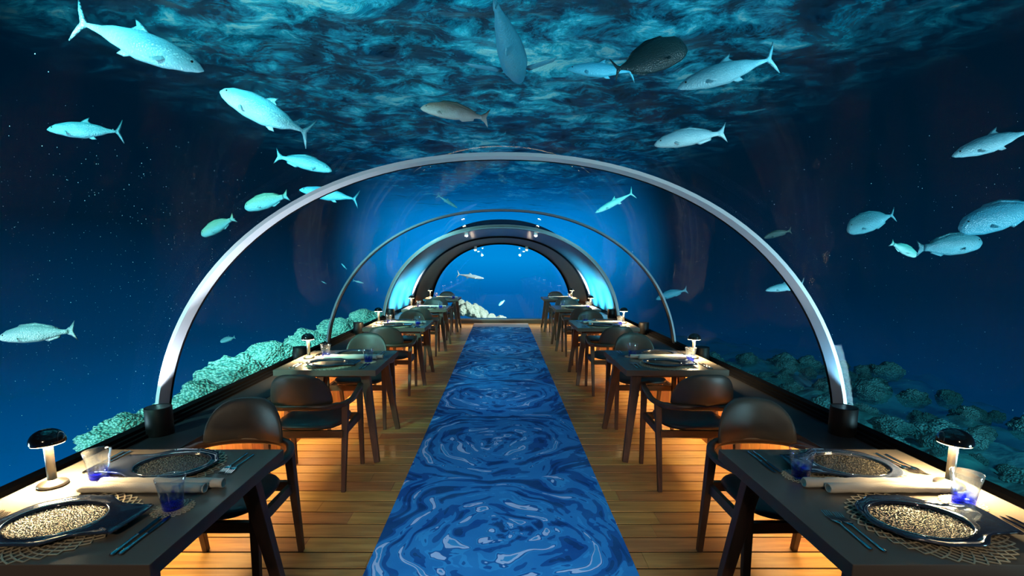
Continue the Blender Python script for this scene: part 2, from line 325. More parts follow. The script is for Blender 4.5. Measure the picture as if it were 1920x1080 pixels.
# ------------------------------------------------------------------ mesh helpers
class MB:
    def __init__(s): s.v = []; s.f = []; s.sm = []
    def add(s, vs, fs, smooth=False):
        k = len(s.v); s.v += [tuple(v) for v in vs]
        for f in fs: s.f.append(tuple(i + k for i in f)); s.sm.append(smooth)
        return s
    def box(s, x0, x1, y0, y1, z0, z1):
        return s.add([(x, y, z) for z in (z0, z1) for y in (y0, y1) for x in (x0, x1)],
                     [(0, 2, 3, 1), (4, 5, 7, 6), (0, 1, 5, 4), (2, 6, 7, 3), (0, 4, 6, 2), (1, 3, 7, 5)])
    def bar(s, a, b, wa, wb=None, ha=None, hb=None, up=(0, 0, 1)):
        a, b = Vector(a), Vector(b); wb = wb or wa; ha = ha or wa; hb = hb or ha
        d = (b - a).normalized(); u = Vector(up)
        if abs(d.dot(u)) > .9: u = Vector((0, 1, 0))
        x = d.cross(u).normalized(); y = x.cross(d)
        vs = []
        for c, w_, h_ in ((a, wa, ha), (b, wb, hb)):
            for i, j in ((-1, -1), (1, -1), (1, 1), (-1, 1)): vs.append(c + x * i * w_ / 2 + y * j * h_ / 2)
        return s.add(vs, [(3, 2, 1, 0), (4, 5, 6, 7), (0, 1, 5, 4), (1, 2, 6, 5), (2, 3, 7, 6), (3, 0, 4, 7)])
    def rings(s, rings, closed=True, caps=True, smooth=True):
        n = len(rings[0]); vs = [p for r in rings for p in r]; fs = []
        m = n if closed else n - 1
        for k in range(len(rings) - 1):
            for i in range(m):
                j = (i + 1) % n; fs.append((k * n + i, k * n + j, (k + 1) * n + j, (k + 1) * n + i))
        s.add(vs, fs, smooth)
        if caps:
            k0 = len(s.v) - len(vs)
            s.f.append(tuple(k0 + i for i in reversed(range(n)))); s.sm.append(False)
            e = k0 + (len(rings) - 1) * n
            s.f.append(tuple(e + i for i in range(n))); s.sm.append(False)
        return s
    def lathe(s, prof, n=32, loop=False, c=(0, 0)):
        rr = [[(c[0] + r * math.cos(2 * PI * i / n), c[1] + r * math.sin(2 * PI * i / n), z) for i in range(n)] for r, z in prof]
        if loop: rr.append(rr[0])
        return s.rings(rr, True, not loop)
    def mesh(s, name):
        me = bpy.data.meshes.new(name); me.from_pydata(s.v, [], s.f)
        me.polygons.foreach_set('use_smooth', s.sm); me.update()
        return me
    def fix(s, name, bevel=0):
        me = s.mesh(name); bm = bmesh.new(); bm.from_mesh(me)
        bmesh.ops.remove_doubles(bm, verts=bm.verts, dist=1e-5)
        bmesh.ops.recalc_face_normals(bm, faces=bm.faces)
        if bevel: bmesh.ops.bevel(bm, geom=list(bm.edges), offset=bevel, segments=2, affect='EDGES', profile=.5)
        bm.to_mesh(me); bm.free(); return me
def obj(name, me, m, parent=None, loc=(0, 0, 0), rot=(0, 0, 0), **props):
    if isinstance(me, MB): me = me.fix(name)
    if m and not me.materials: me.materials.append(m)
    o = bpy.data.objects.new(name, me); C.objects.link(o)
    o.location = loc; o.rotation_euler = rot
    if parent: o.parent = parent
    for k, v in props.items(): o[k] = v
    return o
def thing(name, label, cat, loc=(0, 0, 0), rz=0, group=None):
    o = bpy.data.objects.new(name, None); C.objects.link(o); o.empty_display_size = .05
    o.location = loc; o.rotation_euler = (0, 0, rz); o['label'] = label; o['category'] = cat
    if group: o['group'] = group
    return o
def dup(root, loc, rz, label):
    r = root.copy(); C.objects.link(r); r.location = loc; r.rotation_euler = (0, 0, rz); r['label'] = label
    for ch in root.children:
        c = ch.copy(); C.objects.link(c); c.parent = r
        for g in ch.children:
            d = g.copy(); C.objects.link(d); d.parent = c
    return r

# ------------------------------------------------------------------ setting: floor, low walls, sills
Y0, Y1 = -1.2, 12.52
fl = obj('floor', MB().box(-1.86, 1.86, Y0, Y1, -.12, -.0045), M_sub, kind='structure')
PITCH = .142
y = .45; row = 0
while y < Y1 - .01:
    cuts = [-1.80] + sorted({0: [.9 - .55 * ((row * 37) % 5) / 5], 1: [-1.05 + .4 * ((row * 29) % 7) / 7, 1.1 - .4 * ((row * 17) % 6) / 6], 2: [-.95 - .3 * ((row * 11) % 4) / 4, .7]}[row % 3]) + [1.80]
    for a, b in zip(cuts, cuts[1:]):
        o = obj('plank', MB().box(-(b - a) / 2 + .0006, (b - a) / 2 - .0006, .0060, PITCH - .0060, -.008, random.uniform(-.0008, .0006)).fix('plank', .0015), M_plank, fl, loc=((a + b) / 2, y, 0))
    y += PITCH; row += 1
rug = obj('carpet_runner', MB().box(-.695, .695, 1.2, 12.30, .0012, .014).fix('carpet_runner', .003), M_carpet,
          label='long blue carpet runner with rippling water pattern down the aisle', category='carpet')
ZS = .58
board = MB().box(-.009, .009, .002, .118, 0, .50).fix('board', .002)
for sgn, nm in ((-1, 'left'), (1, 'right')):
    wl = obj('wall_' + nm, MB().box(min(sgn * 1.815, sgn * 1.86), max(sgn * 1.815, sgn * 1.86), Y0, Y1, -.02, ZS - .05), M_sub, kind='structure')
    yb = 1.4
    while yb < Y1 - .12:
        obj('board', board, M_board, wl, loc=(sgn * 1.806, yb, .0)); yb += .12
    tr = obj('trim_%d' % (1 if sgn < 0 else 2), MB().box(min(sgn * 1.73, sgn * 2.12), max(sgn * 1.73, sgn * 2.12), Y0, Y1, ZS - .045, ZS).fix('sill', .003), M_sill, kind='structure')
    gb = MB()
    for k, (xa, xb, h) in enumerate(((2.015, 2.035, .016), (2.048, 2.068, .026), (2.082, 2.14, .04))):
        gb.box(min(sgn * xa, sgn * xb), max(sgn * xa, sgn * xb), Y0, Y1, ZS - .01, ZS + h)
    obj('glazing_ledge', gb, M_gasket, tr)
    light('under_sill_strip', 'AREA', (sgn * 1.762, 7.2, ZS - .052), (sgn * 1.72, 7.2, 0), 85, (1, .68, .32), .02, 10.4)
    bpy.context.scene.collection.objects[-1].rotation_euler = (0, sgn * .1, 0); bpy.context.scene.collection.objects[-1].data.spread = math.radians(115)

# ------------------------------------------------------------------ tunnel vault
def arc(a=2.11, b=1.84, z0=.335, n=2.15, N=72, zf=ZS, off=0.):
    a += off; b += off
    P = []
    for i in range(N + 1):
        u = PI * i / N
        c, s_ = math.cos(u), math.sin(u)
        x = math.copysign(a * abs(c) ** (2 / n), -c); z = z0 + b * abs(s_) ** (2 / n)
        P.append((x, z))
    if zf < z0: return [(-a, zf)] + P + [(a, zf)]
    # clip the feet at zf
    Q = [p for p in P if p[1] > zf + .005]
    lo = P[P.index(Q[0]) - 1]; f = (zf - lo[1]) / (Q[0][1] - lo[1]); xf = lo[0] + (Q[0][0] - lo[0]) * f
    return [(xf, zf)] + Q + [(-xf, zf)]
def shell(y0, y1, off0, off1, prof=None, prof1=None, smooth=True):
    """closed ring: inner skin at off0, outer skin at off1, from y0 to y1"""
    A0 = arc(off=off0) if prof is None else prof(off0); B0 = arc(off=off1) if prof is None else prof(off1)
    A1 = A0 if prof1 is None else prof1(off0); B1 = B0 if prof1 is None else prof1(off1)
    rings = []
    n = min(len(A0), len(B0), len(A1), len(B1))
    def rs(P):
        return [P[round(i * (len(P) - 1) / (n - 1))] for i in range(n)]
    A0, B0, A1, B1 = map(rs, (A0, B0, A1, B1))
    for i in range(n):
        rings.append([(A0[i][0], y0, A0[i][1]), (A1[i][0], y1, A1[i][1]), (B1[i][0], y1, B1[i][1]), (B0[i][0], y0, B0[i][1])])
    m = MB().rings(rings, True, True, False)
    me = m.fix('shell')
    if smooth:
        for p in me.polygons: p.use_smooth = True
        me.set_sharp_from_angle(angle=math.radians(40))
    return me
AR = [2.80, 5.68, 8.55]
obj('window_1', shell(Y0, 2.845, .015, .075), M_acryl, kind='structure')
obj('window_2', shell(2.85, 5.715, .015, .075), M_acryl, kind='structure')
obj('window_3', shell(5.72, 8.60, .015, .075), M_acryl, kind='structure')
for k, ya in enumerate(AR):
    wd = .10 if k == 0 else .08
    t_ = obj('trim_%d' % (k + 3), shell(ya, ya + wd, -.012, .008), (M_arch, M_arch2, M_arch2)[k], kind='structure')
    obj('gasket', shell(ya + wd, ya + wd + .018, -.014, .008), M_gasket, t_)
ce = obj('ceiling', shell(8.65, 11.42, .0, .06), M_vault, kind='structure')
endp = lambda off: arc(1.83, 1.72, .335, 2.15, zf=.12, off=off)
bigp = lambda off: arc(2.11, 1.84, .335, 2.15, zf=.12, off=off)
obj('lining', shell(11.42, 12.5, .0, .05, bigp, endp), simple('dark brown lining', (.10, .045, .025), .42, .2, var=.2), ce)
obj('lining_edge', shell(11.36, 11.43, -.035, .09), M_gasket, ce)
# end wall: frame ring around the window, pane, low box sill
wf = obj('wall_far', shell(12.46, 12.54, -.03, .6, endp), M_gasket, kind='structure')
pane = MB(); ep = endp(-.0)
pane.rings([[(x, 12.50, z) for x, z in ep], [(x, 12.53, z) for x, z in ep]], True, True, False)
obj('window_4', pane, glassy('thick end pane', (.97, .99, 1, 1), .3, .045), kind='structure')
te = obj('trim_6', MB().box(-1.9, 1.9, 12.36, 12.56, 0, .085).fix('sillbox', .004), wood('brown end sill', (.10, .055, .03, 1), (.16, .09, .05, 1), .45), kind='structure')
obj('sill_cap', MB().box(-1.9, 1.9, 12.34, 12.56, .085, .122).fix('cap', .004), M_steel, te)
light('under_sill_strip', 'AREA', (0, 12.30, .10), (0, 11.9, 0), 3.5, (1, .58, .22), 3.4, .02)

# cylinder uplights on the sills
cylm = MB().lathe([(.066, 0), (.069, .003), (.069, .161), (.067, .163), (.060, .163), (.059, .1605)], 36).fix('housing')
lensm = MB().lathe([(.0575, .158), (.0575, .1612)], 28).fix('lens')
first = None; cyl_y = [2.69, 4.67, 6.62, 8.60]
ordw = ['nearest', 'second', 'third', 'farthest']
M_lens = simple('dark lens', (.02, .022, .025), .3)
for sgn, sn in ((-1, 'left'), (1, 'right')):
    for k, yc in enumerate(cyl_y):
        lab = f'{ordw[k]} black cylinder light on the dark {sn} window sill'
        if first is None:
            first = thing('cylinder_uplight', lab, 'light', (sgn * 1.985, yc, ZS), group='cylinder lights on the window sills')
            obj('housing', cylm, M_black, first); obj('lens', lensm, M_lens, first)
        else: dup(first, (sgn * 1.985, yc, ZS), 0, lab)
light('arch_uplight', 'SPOT', (-1.96, 2.70, .755), (-1.99, 2.86, 1.6), 30, (.80, .90, 1), .02, angle=100, blend=.7)
light('arch_uplight', 'SPOT', (-1.90, 2.66, .76), (-1.35, 2.86, 1.85), 150, (.80, .90, 1), .02, angle=44, blend=1)
light('arch_uplight', 'SPOT', (1.90, 2.66, .76), (1.45, 2.86, 1.80), 12, (.55, .78, 1), .02, angle=44, blend=1)
light('arch_uplight', 'SPOT', (1.96, 2.70, .755), (1.99, 2.86, 1.6), 11, (.25, .66, 1), .02, angle=100, blend=.7)
for s_ in (-1, 1):
    for ya in (9.1, 9.8, 10.5): light('arch_uplight', 'SPOT', (s_ * 1.745, ya, .60), (s_ * 2.06, ya + .1, 1.05), 620, (.03, .58, 1), .04, angle=125, blend=1)
    light('arch_uplight', 'SPOT', (s_ * 1.90, 11.05, .62), (s_ * 2.03, 11.2, 1.25), 1000, (.70, .93, 1), .02, angle=46, blend=.8)
light('arch_uplight', 'SPOT', (-1.96, 5.5, .755), (-1.99, 5.70, 1.6), 2.5, (.5, .85, 1), .02, angle=100, blend=.7)

# small spotlights on the vault
spm = MB().lathe([(.030, 0), (.034, -.004), (.034, -.085), (.028, -.088), (.026, -.078)], 20).fix('housing')
sbm = MB().lathe([(.026, -.084), (.027, -.092), (.022, -.103), (.010, -.109), (.0005, -.110)], 16).fix('bulb')
M_bulb2 = emis('bright warm bulb', (1, .80, .55, 1), 60)
first = None
for yq, zq, xq, nm in ((8.72, 2.135, .62, 'above the middle of the tunnel'), (11.75, 1.96, .62, 'above the end window')):
    for sgn, sn in ((-1, 'left'), (1, 'right')):
        lab = f'{sn} small white spotlight {nm}'
        if first is None:
            first = thing('ceiling_spotlight', lab, 'light', (sgn * xq, yq, zq), group='small spotlights on the dark vault')
            obj('housing', spm, M_white, first); obj('bulb', sbm, M_bulb2, first)
        else: dup(first, (sgn * xq, yq, zq), 0, lab)
        light('spot_beam', 'SPOT', (sgn * xq, yq, zq - .13), (sgn * xq * 1.5, yq - .3, 0), 16, (1, .72, .45), .02, angle=75, blend=.8)

# ------------------------------------------------------------------ sea: seabed, waves, corals, fish
g = MB(); nx, ny = 200, 190
def bedz(x, y):
    ax = abs(x)
    base = -.62 - .03 * max(0, ax - 3)
    if x < 0: base -= .35 * max(0, ax - 3.6)
    h = .18 * noise.noise(Vector((x * .6, y * .6, 3))) + .07 * noise.noise(Vector((x * 2, y * 2, 1)))
    if x > 2: h += .26 * (.5 - noise.voronoi(Vector((x * 1.5, y * 1.5, 0)))[0][0]) + .10 * (.5 - noise.voronoi(Vector((x * 4, y * 4, 5)))[0][0])
    return base + h
vs = [(-16 + 32 * i / nx, -4 + 26 * j / ny, bedz(-16 + 32 * i / nx, -4 + 26 * j / ny)) for j in range(ny + 1) for i in range(nx + 1)]
fs = [(j * (nx + 1) + i, j * (nx + 1) + i + 1, (j + 1) * (nx + 1) + i + 1, (j + 1) * (nx + 1) + i) for j in range(ny) for i in range(nx)]
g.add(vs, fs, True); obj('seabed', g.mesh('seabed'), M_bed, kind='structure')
g = MB(); nx, ny = 110, 190
def wz(x, y): return 4.7 + .12 * noise.noise(Vector((x * .8, y * .9, 9))) + .05 * noise.noise(Vector((x * 2.3, y * 2.6, 4)))
vs = [(-11 + 22 * i / nx, -3 + 40 * j / ny, wz(-11 + 22 * i / nx, -3 + 40 * j / ny)) for j in range(ny + 1) for i in range(nx + 1)]
fs = [(j * (nx + 1) + i, (j + 1) * (nx + 1) + i, (j + 1) * (nx + 1) + i + 1, j * (nx + 1) + i + 1) for j in range(ny) for i in range(nx)]
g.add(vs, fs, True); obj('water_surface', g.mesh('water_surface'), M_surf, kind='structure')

def coral_mesh(seed, sub=4, lob=3.0, amp=.22, fine=.06):
    bm = bmesh.new(); bmesh.ops.create_icosphere(bm, subdivisions=sub, radius=1)
    off = Vector((seed * 7.3, seed * 3.1, seed * 1.7))
    for v in bm.verts:
        p = v.co.copy()
        d = amp * noise.noise(p * 1.3 + off)
        c = noise.voronoi(p * lob + off)[0][0]
        d += .36 * (.42 - c) + fine * noise.noise(p * 9 + off)
        v.co = p * (1 + d)
    me = bpy.data.meshes.new('coral'); bm.to_mesh(me); bm.free()
    for p in me.polygons: p.use_smooth = True
    return me
CM = [coral_mesh(k, 4, 2.2 + .7 * (k % 3)) for k in range(5)]
def coral_pick(m, lst):
    out = []
    for me in lst:
        c = me.copy(); c.materials.clear(); c.materials.append(m); out.append(c)
    return out
CA, CB, CC = coral_pick(M_coral, CM), coral_pick(M_coral2, CM), coral_pick(M_coral3, CM)
def coral(ms, loc, r, label, group, flat=.75):
    o = obj('coral_boulder', random.choice(ms), None, None, loc, (0, 0, random.uniform(0, 6)), label=label, category='coral', group=group)
    o.scale = (r * random.uniform(.85, 1.2), r * random.uniform(.85, 1.2), r * flat)
    return o
# left reef ridge
for (x, y_, z, r, lab) in ((-3.45, 4.20, -.02, .28, 'smooth pale coral head at the near tip of the left reef'),
        (-3.30, 4.55, -.12, .30, 'crusty pale coral behind the near tip of the left reef'),
        (-3.35, 5.25, -.06, .40, 'big lobed coral mound just beyond the first arch foot on the left'),
        (-3.55, 6.25, -.02, .46, 'large ribbed coral mound in the middle of the left reef'),
        (-3.7, 7.5, .0, .42, 'lumpy green coral below the small striped fish on the left'),
        (-3.5, 8.6, .05, .40, 'rounded coral head beside the second left table lamp'),
        (-3.45, 9.9, .10, .42, 'bushy green coral behind the second cylinder light on the left'),
        (-3.2, 11.4, .12, .45, 'bushy green coral behind the third left table')):
    coral(CA, (x, y_, z), r, lab, 'coral heads of the left reef')
rs = random.Random(3)
for k in range(46):
    y_ = 3.9 + 8.5 * (k + rs.random()) / 46; x = -2.55 - rs.random() * (.9 if y_ < 5 else 1.6)
    coral(CA, (x, y_, -.34 - .10 * abs(x + 3.2) + rs.random() * .14), .16 + rs.random() * .17, 'small pale green coral lump on the left reef ridge', 'small corals on the left reef', .9)
# right slope of rubble
got = []
for k in range(1200):
    x = 2.8 + 5.2 * rs.random() ** 1.1; y_ = 1.7 + 9.5 * rs.random(); q_ = .12 + .20 * rs.random() ** 1.5
    if any((x - a) ** 2 + (y_ - b) ** 2 < (.84 * (q_ + c)) ** 2 for a, b, c in got) or len(got) > 170: continue
    got.append((x, y_, q_))
    coral(CB, (x, y_, bedz(x, y_) - .01), q_, 'dim teal coral boulder on the sloping seabed right of the tunnel', 'coral boulders on the right seabed', .8)
# cream coral beyond the end window
got = []
for k in range(400):
    x = -2.2 + 2.3 * rs.random(); y_ = 14.2 + 1.3 * rs.random(); r = .09 + .11 * rs.random()
    top = .50 * math.exp(-((x + 1.15) / .62) ** 2) - .30
    z = top + .10 * rs.random() - (15.5 - y_) * .12
    if any((x - a) ** 2 + (y_ - b) ** 2 + (z - e) ** 2 < (.72 * (r + c)) ** 2 for a, b, c, e in got) or len(got) > 70: continue
    got.append((x, y_, r, z))
    coral(CC, (x, y_, z), r, 'cream coloured coral lump beyond the end window', 'cream corals beyond the end window', .9)

# ---- fish
def smoothprof(pts, N=22):
    out = []
    for i in range(N + 1):
        u = i / N; x = pts[0][0] + (pts[-1][0] - pts[0][0]) * (u ** 1.0)
        for a, b in zip(pts, pts[1:]):
            if b[0] <= x <= a[0]:
                f = (a[0] - x) / (a[0] - b[0]); f = f * f * (3 - 2 * f) * .5 + f * .5
                out.append((x, a[1] + (b[1] - a[1]) * f, a[2] + (b[2] - a[2]) * f)); break
    return out
PROF = {  # x, top, bottom
 'jack': [(.5, .004, -.006), (.46, .035, -.028), (.36, .078, -.055), (.18, .108, -.09), (0, .108, -.10), (-.18, .075, -.062), (-.32, .030, -.024), (-.42, .013, -.013)],
 'tuna': [(.5, .012, -.014), (.47, .05, -.045), (.36, .10, -.085), (.18, .135, -.12), (0, .132, -.125), (-.18, .09, -.085), (-.32, .035, -.03), (-.42, .013, -.013)],
 'parrot': [(.5, .02, -.03), (.485, .06, -.07), (.40, .12, -.11), (.22, .165, -.145), (.02, .165, -.15), (-.18, .115, -.11), (-.30, .062, -.06), (-.38, .05, -.05)],
 'surgeon': [(.5, .01, -.06), (.48, .08, -.10), (.38, .175, -.15), (.18, .215, -.185), (0, .20, -.185), (-.2, .13, -.13), (-.34, .045, -.045), (-.40, .025, -.025)],
 'snapper': [(.5, .004, -.02), (.46, .045, -.045), (.36, .095, -.07), (.18, .13, -.095), (0, .125, -.095), (-.2, .075, -.06), (-.32, .034, -.03), (-.40, .028, -.028)],
 'slim': [(.5, .004, -.006), (.45, .03, -.03), (.32, .058, -.055), (.15, .075, -.07), (-.05, .068, -.066), (-.22, .040, -.04), (-.34, .020, -.02), (-.42, .013, -.013)],
 'shark': [(.5, .01, -.01), (.46, .035, -.03), (.36, .06, -.055), (.2, .085, -.08), (.02, .08, -.07), (-.2, .05, -.045), (-.36, .022, -.02), (-.44, .012, -.012)],
}
def slab(poly, th, ax=1):
    """flat fin with real thickness, poly in the x-z plane"""
    m = MB(); cx = sum(p[0] for p in poly) / len(poly); cz = sum(p[1] for p in poly) / len(poly)
    mid = [(p[0], p[1]) for p in poly]
    inn = [(cx + (p[0] - cx) * .55, cz + (p[1] - cz) * .55) for p in poly]
    n = len(poly)
    vs = [(x, 0, z) for x, z in mid] + [(x, -th, z) for x, z in inn] + [(x, th, z) for x, z in inn]
    fs = []
    for i in range(n):
        j = (i + 1) % n
        fs += [(i, j, n + j, n + i), (j, i, 2 * n + i, 2 * n + j)]
    fs += [tuple(n + i for i in reversed(range(n))), tuple(2 * n + i for i in range(n))]
    return m.add(vs, fs, True)
FISHM = {}
def fish_parts(kind):
    if kind in FISHM: return FISHM[kind]
    P = smoothprof(PROF[kind]); wd = {'parrot': .42, 'surgeon': .30, 'shark': .95, 'tuna': .62}.get(kind, .52)
    rings = []
    for x, t, b in P:
        c = (t + b) / 2; h = (t - b) / 2; ring = []
        for i in range(16):
            a = 2 * PI * i / 16; ca, sa = math.cos(a), math.sin(a)
            ring.append((x, h * wd * math.copysign(abs(ca) ** .9, ca), c + h * sa))
        rings.append(ring)
    d = {'body': MB().rings(rings, True, True, True).fix('body')}
    px = P[-1][0] + .02
    if kind in ('parrot', 'snapper'):
        d['tail_fin'] = slab([(px, .035), (px - .05, .06), (-.505, .135), (-.46, .0), (-.505, -.135), (px - .05, -.06), (px, -.035)], .006).fix('tail_fin')
    elif kind == 'shark':
        d['tail_fin'] = slab([(px, .014), (-.45, .045), (-.53, .13), (-.475, .01), (-.5, -.06), (-.45, -.02), (px, -.014)], .006).fix('tail_fin')
    else:
        d['tail_fin'] = slab([(px, .014), (-.43, .04), (-.505, .15), (-.512, .145), (-.45, .0), (-.512, -.145), (-.505, -.15), (-.43, -.04), (px, -.014)], .006).fix('tail_fin')
    top = lambda x: min(P, key=lambda q: abs(q[0] - x))[1]
    bot = lambda x: min(P, key=lambda q: abs(q[0] - x))[2]
    if kind in ('parrot', 'surgeon', 'snapper'):
        d['dorsal_fin'] = slab([(.28, top(.28) - .02), (.2, top(.2) + .02), (0, top(0) + .028), (-.2, top(-.2) + .022), (-.30, top(-.3) + .018), (-.29, top(-.29) - .015), (0, top(0) - .03)], .005).fix('dorsal_fin')
        d['anal_fin'] = slab([(-.05, bot(-.05) + .02), (-.12, bot(-.12) - .03), (-.28, bot(-.28) - .03), (-.29, bot(-.29) + .01)], .005).fix('anal_fin')
    else:
        d['dorsal_fin'] = slab([(.08, top(.08) - .02), (.0, top(0) + .03), (-.075, top(-.07) + .075), (-.055, top(-.05) + .02), (-.10, top(-.1) - .01), (-.05, top(-.05) - .03)], .005).fix('dorsal_fin')
        d['anal_fin'] = slab([(-.02, bot(-.02) + .02), (-.09, bot(-.09) - .03), (-.15, bot(-.15) - .045), (-.12, bot(-.12) + .0), (-.14, bot(-.14) + .01)], .005).fix('anal_fin')
    L = .27 if kind == 'shark' else .10
    pf = slab([(0, .018), (-.03, .02), (-L, -.03), (-L * .8, -.045), (-.02, -.018)], .005)
    d['pectoral'] = pf.fix('pectoral_fin'); d['w'] = wd
    d['eye'] = None
    e = MB(); e.lathe([(.0005, -.010), (.007, -.007), (.010, 0), (.007, .007), (.0005, .010)], 10); d['eye'] = e.fix('eye')
    yy = [q for q in P if q[0] > .40][-1]; h = (yy[1] - yy[2]) / 2
    d['eyepos'] = (yy[0], h * wd * .86, (yy[1] + yy[2]) / 2 + h * .45)
    q = min(P, key=lambda q: abs(q[0] - .24)); h = (q[1] - q[2]) / 2
    d['pecpos'] = (q[0], h * wd * .82, (q[1] + q[2]) / 2 - h * .45)
    FISHM[kind] = d; return d
fmesh_cache = {}
def mm(me, m):
    k = (me.name, m.name)
    if k not in fmesh_cache:
        c = me.copy(); c.materials.clear(); c.materials.append(m); fmesh_cache[k] = c
    return fmesh_cache[k]
def ray(px, py):
    v = Vector(((px - CXP) / FPX, (py - CYP) / FPX, 1.0))     # x right, y down, z ahead along the optical axis
    c, s_ = math.cos(TILT), math.sin(TILT)
    return Vector((v.x, v.z * c - v.y * s_, -v.z * s_ - v.y * c))
def outside(p, sc):
    if p.y > 13.2: return True
    return (abs(p.x) / (2.11 * sc)) ** 2.15 + (max(0, p.z - .335) / (1.84 * sc)) ** 2.15 > 1
def fish(kind, mt, hx, hy, tx, ty, label, sc=1.35, zmin=0., overhead=False, yaw=0.0):
    rh, rt = ray(hx, hy), ray(tx, ty); Z = max(zmin, 1.5)
    while not (outside(Vector((0, 0, EYE)) + rh * Z, sc) and outside(Vector((0, 0, EYE)) + rt * Z, sc)): Z += .05
    H = Vector((0, 0, EYE)) + rh * Z; T = Vector((0, 0, EYE)) + rt * Z
    if overhead:
        T = Vector((0, 0, EYE)) + rt * (Z * rh.z / rt.z)
        H.z = T.z = min(H.z, T.z)
    X = (H - T).normalized()
    if overhead: Zv = Vector((0, 0, 1))
    else: Zv = Vector((0, 0, 1))
    Zv = (Zv - X * Zv.dot(X)).normalized(); Yv = Zv.cross(X)
    L = (H - T).length
    R = Matrix((X, Yv, Zv)).transposed().to_4x4()
    d = fish_parts(kind); m = FM[mt]
    r = thing('shark' if kind == 'shark' else 'fish', label, 'shark' if kind == 'shark' else 'fish')
    r.matrix_world = Matrix.Translation((H + T) / 2) @ R @ Matrix.Diagonal((L, L, L, 1))
    obj('body', mm(d['body'], m), None, r)
    for n_ in ('tail_fin', 'dorsal_fin', 'anal_fin'): obj(n_, mm(d[n_], m), None, r)
    for s_ in (-1, 1):
        e = d['pecpos']; spread = .72 if kind == 'shark' else .45
        obj('pectoral_fin', mm(d['pectoral'], m), None, r, (e[0], s_ * e[1], e[2]), (s_ * (1.2 if kind == 'shark' else .35), 0, -s_ * spread))
        e = d['eyepos']; obj('eye', d['eye'], M_eye, r, (e[0], s_ * e[1], e[2]), (PI / 2, 0, 0))
    return r
fish('jack', 'silver', 382, 133, 140, 38, 'long silver fish diving to the right at the upper left')
fish('tuna', 'silver', 413, 172, 582, 252, 'plump bright blue silver fish left of the water glints, tail low')
fish('jack', 'teal', 88, 243, 230, 247, 'teal fish swimming left at the left edge under the long silver one')
fish('snapper', 'pale', -2, 634, 143, 620, 'pale grey fish low on the left, above the nearest mushroom lamp')
fish('snapper', 'teal', 622, 320, 516, 292, 'slender teal fish facing right just above the first arch on the left')
fish('parrot', 'green', 459, 390, 541, 366, 'green parrotfish with fan tail left of the first arch')
fish('parrot', 'green', 378, 441, 440, 408, 'lowest green parrotfish left of the first arch, head down')
fish('jack', 'deep', 561, 356, 672, 374, 'blue fish crossing behind the first arch on the left')
fish('shark', 'deep', 975, 152, 925, -6, 'large blue shark seen from below overhead, nose to the end window', overhead=True, sc=1.5)
fish('snapper', 'tan', 789, 202, 917, 222, 'reddish tan fish above the top of the first arch')
fish('jack', 'deep', 1062, 130, 1190, 135, 'pale blue fish half hidden behind the dark tail overhead', sc=1.7)
fish('surgeon', 'dark', 1287, 88, 1150, 132, 'large dark fish silhouette overhead right of the shark')
fish('jack', 'silver', 1270, 166, 1454, 108, 'silver fish with tall forked tail at the upper right')
fish('snapper', 'pale', 1227, 271, 1362, 248, 'pale fish with fan tail under the upper right silver fish')
fish('jack', 'silver', 1785, 293, 1938, 244, 'silver fish leaving the frame at the right edge')
fish('surgeon', 'teal', 1588, 430, 1678, 402, 'tall teal fish with bent tail right of the first arch')
fish('parrot', 'bright', 1719, 480, 1670, 455, 'smallest yellowish green fish among the right group, head down')
fish('parrot', 'teal', 1841, 455, 1718, 466, 'parrotfish swimming right with purple tail in the right group')
fish('parrot', 'deep', 1798, 428, 1960, 384, 'big dusky blue fish cut by the right edge')
fish('snapper', 'dark', 1432, 446, 1484, 432, 'small dark fish just outside the first arch on the right')
fish('jack', 'silver', 1435, 545, 1508, 532, 'small silver fish half behind the first arch on the right')
fish('snapper', 'deep', 1230, 561, 1289, 543, 'dim blue fish near the second arch on the right')
fish('slim', 'teal', 858, 390, 820, 366, 'slim fish above the tunnel left of its middle')
fish('slim', 'bright', 1116, 399, 1188, 361, 'bright turquoise slim fish above the tunnel right of its middle')
fish('slim', 'pale', 907, 522, 857, 514, 'slender grey fish seen through the end window', zmin=15.0)
fish('parrot', 'bright', 935, 573, 946, 563, 'tiny pale fish low in the end window', zmin=15.5)
fish('parrot', 'teal', 413, 641, 441, 632, 'small striped fish above the left reef')
fish('slim', 'deep', 640, 494, 650, 505, 'tiny blurred fish upper of those by the second arch on the left')
fish('slim', 'teal', 602, 527, 612, 532, 'tiny blurred fish left of the second arch on the left')
fish('slim', 'teal', 682, 531, 662, 526, 'tiny blurred fish right of the second arch on the left')
# drifting particles
g = MB()
for k in range(2600):
    sgn = rs.choice((-1, 1, -1)); p = Vector((sgn * (2.5 + 3.5 * rs.random()), 1.2 + 6 * rs.random(), .2 + 2.6 * rs.random()))
    r = .0014 + .0024 * rs.random() ** 3
    g.add([p + Vector(q) * r for q in ((1, 0, 0), (-1, 0, 0), (0, 1, 0), (0, -1, 0), (0, 0, 1), (0, 0, -1))],
          [(0, 2, 4), (2, 1, 4), (1, 3, 4), (3, 0, 4), (2, 0, 5), (1, 2, 5), (3, 1, 5), (0, 3, 5)])
obj('plankton', g.mesh('plankton'), simple('pale specks', (.5, .7, .8), .8), label='tiny pale specks drifting in the dark water', category='particles', kind='stuff')

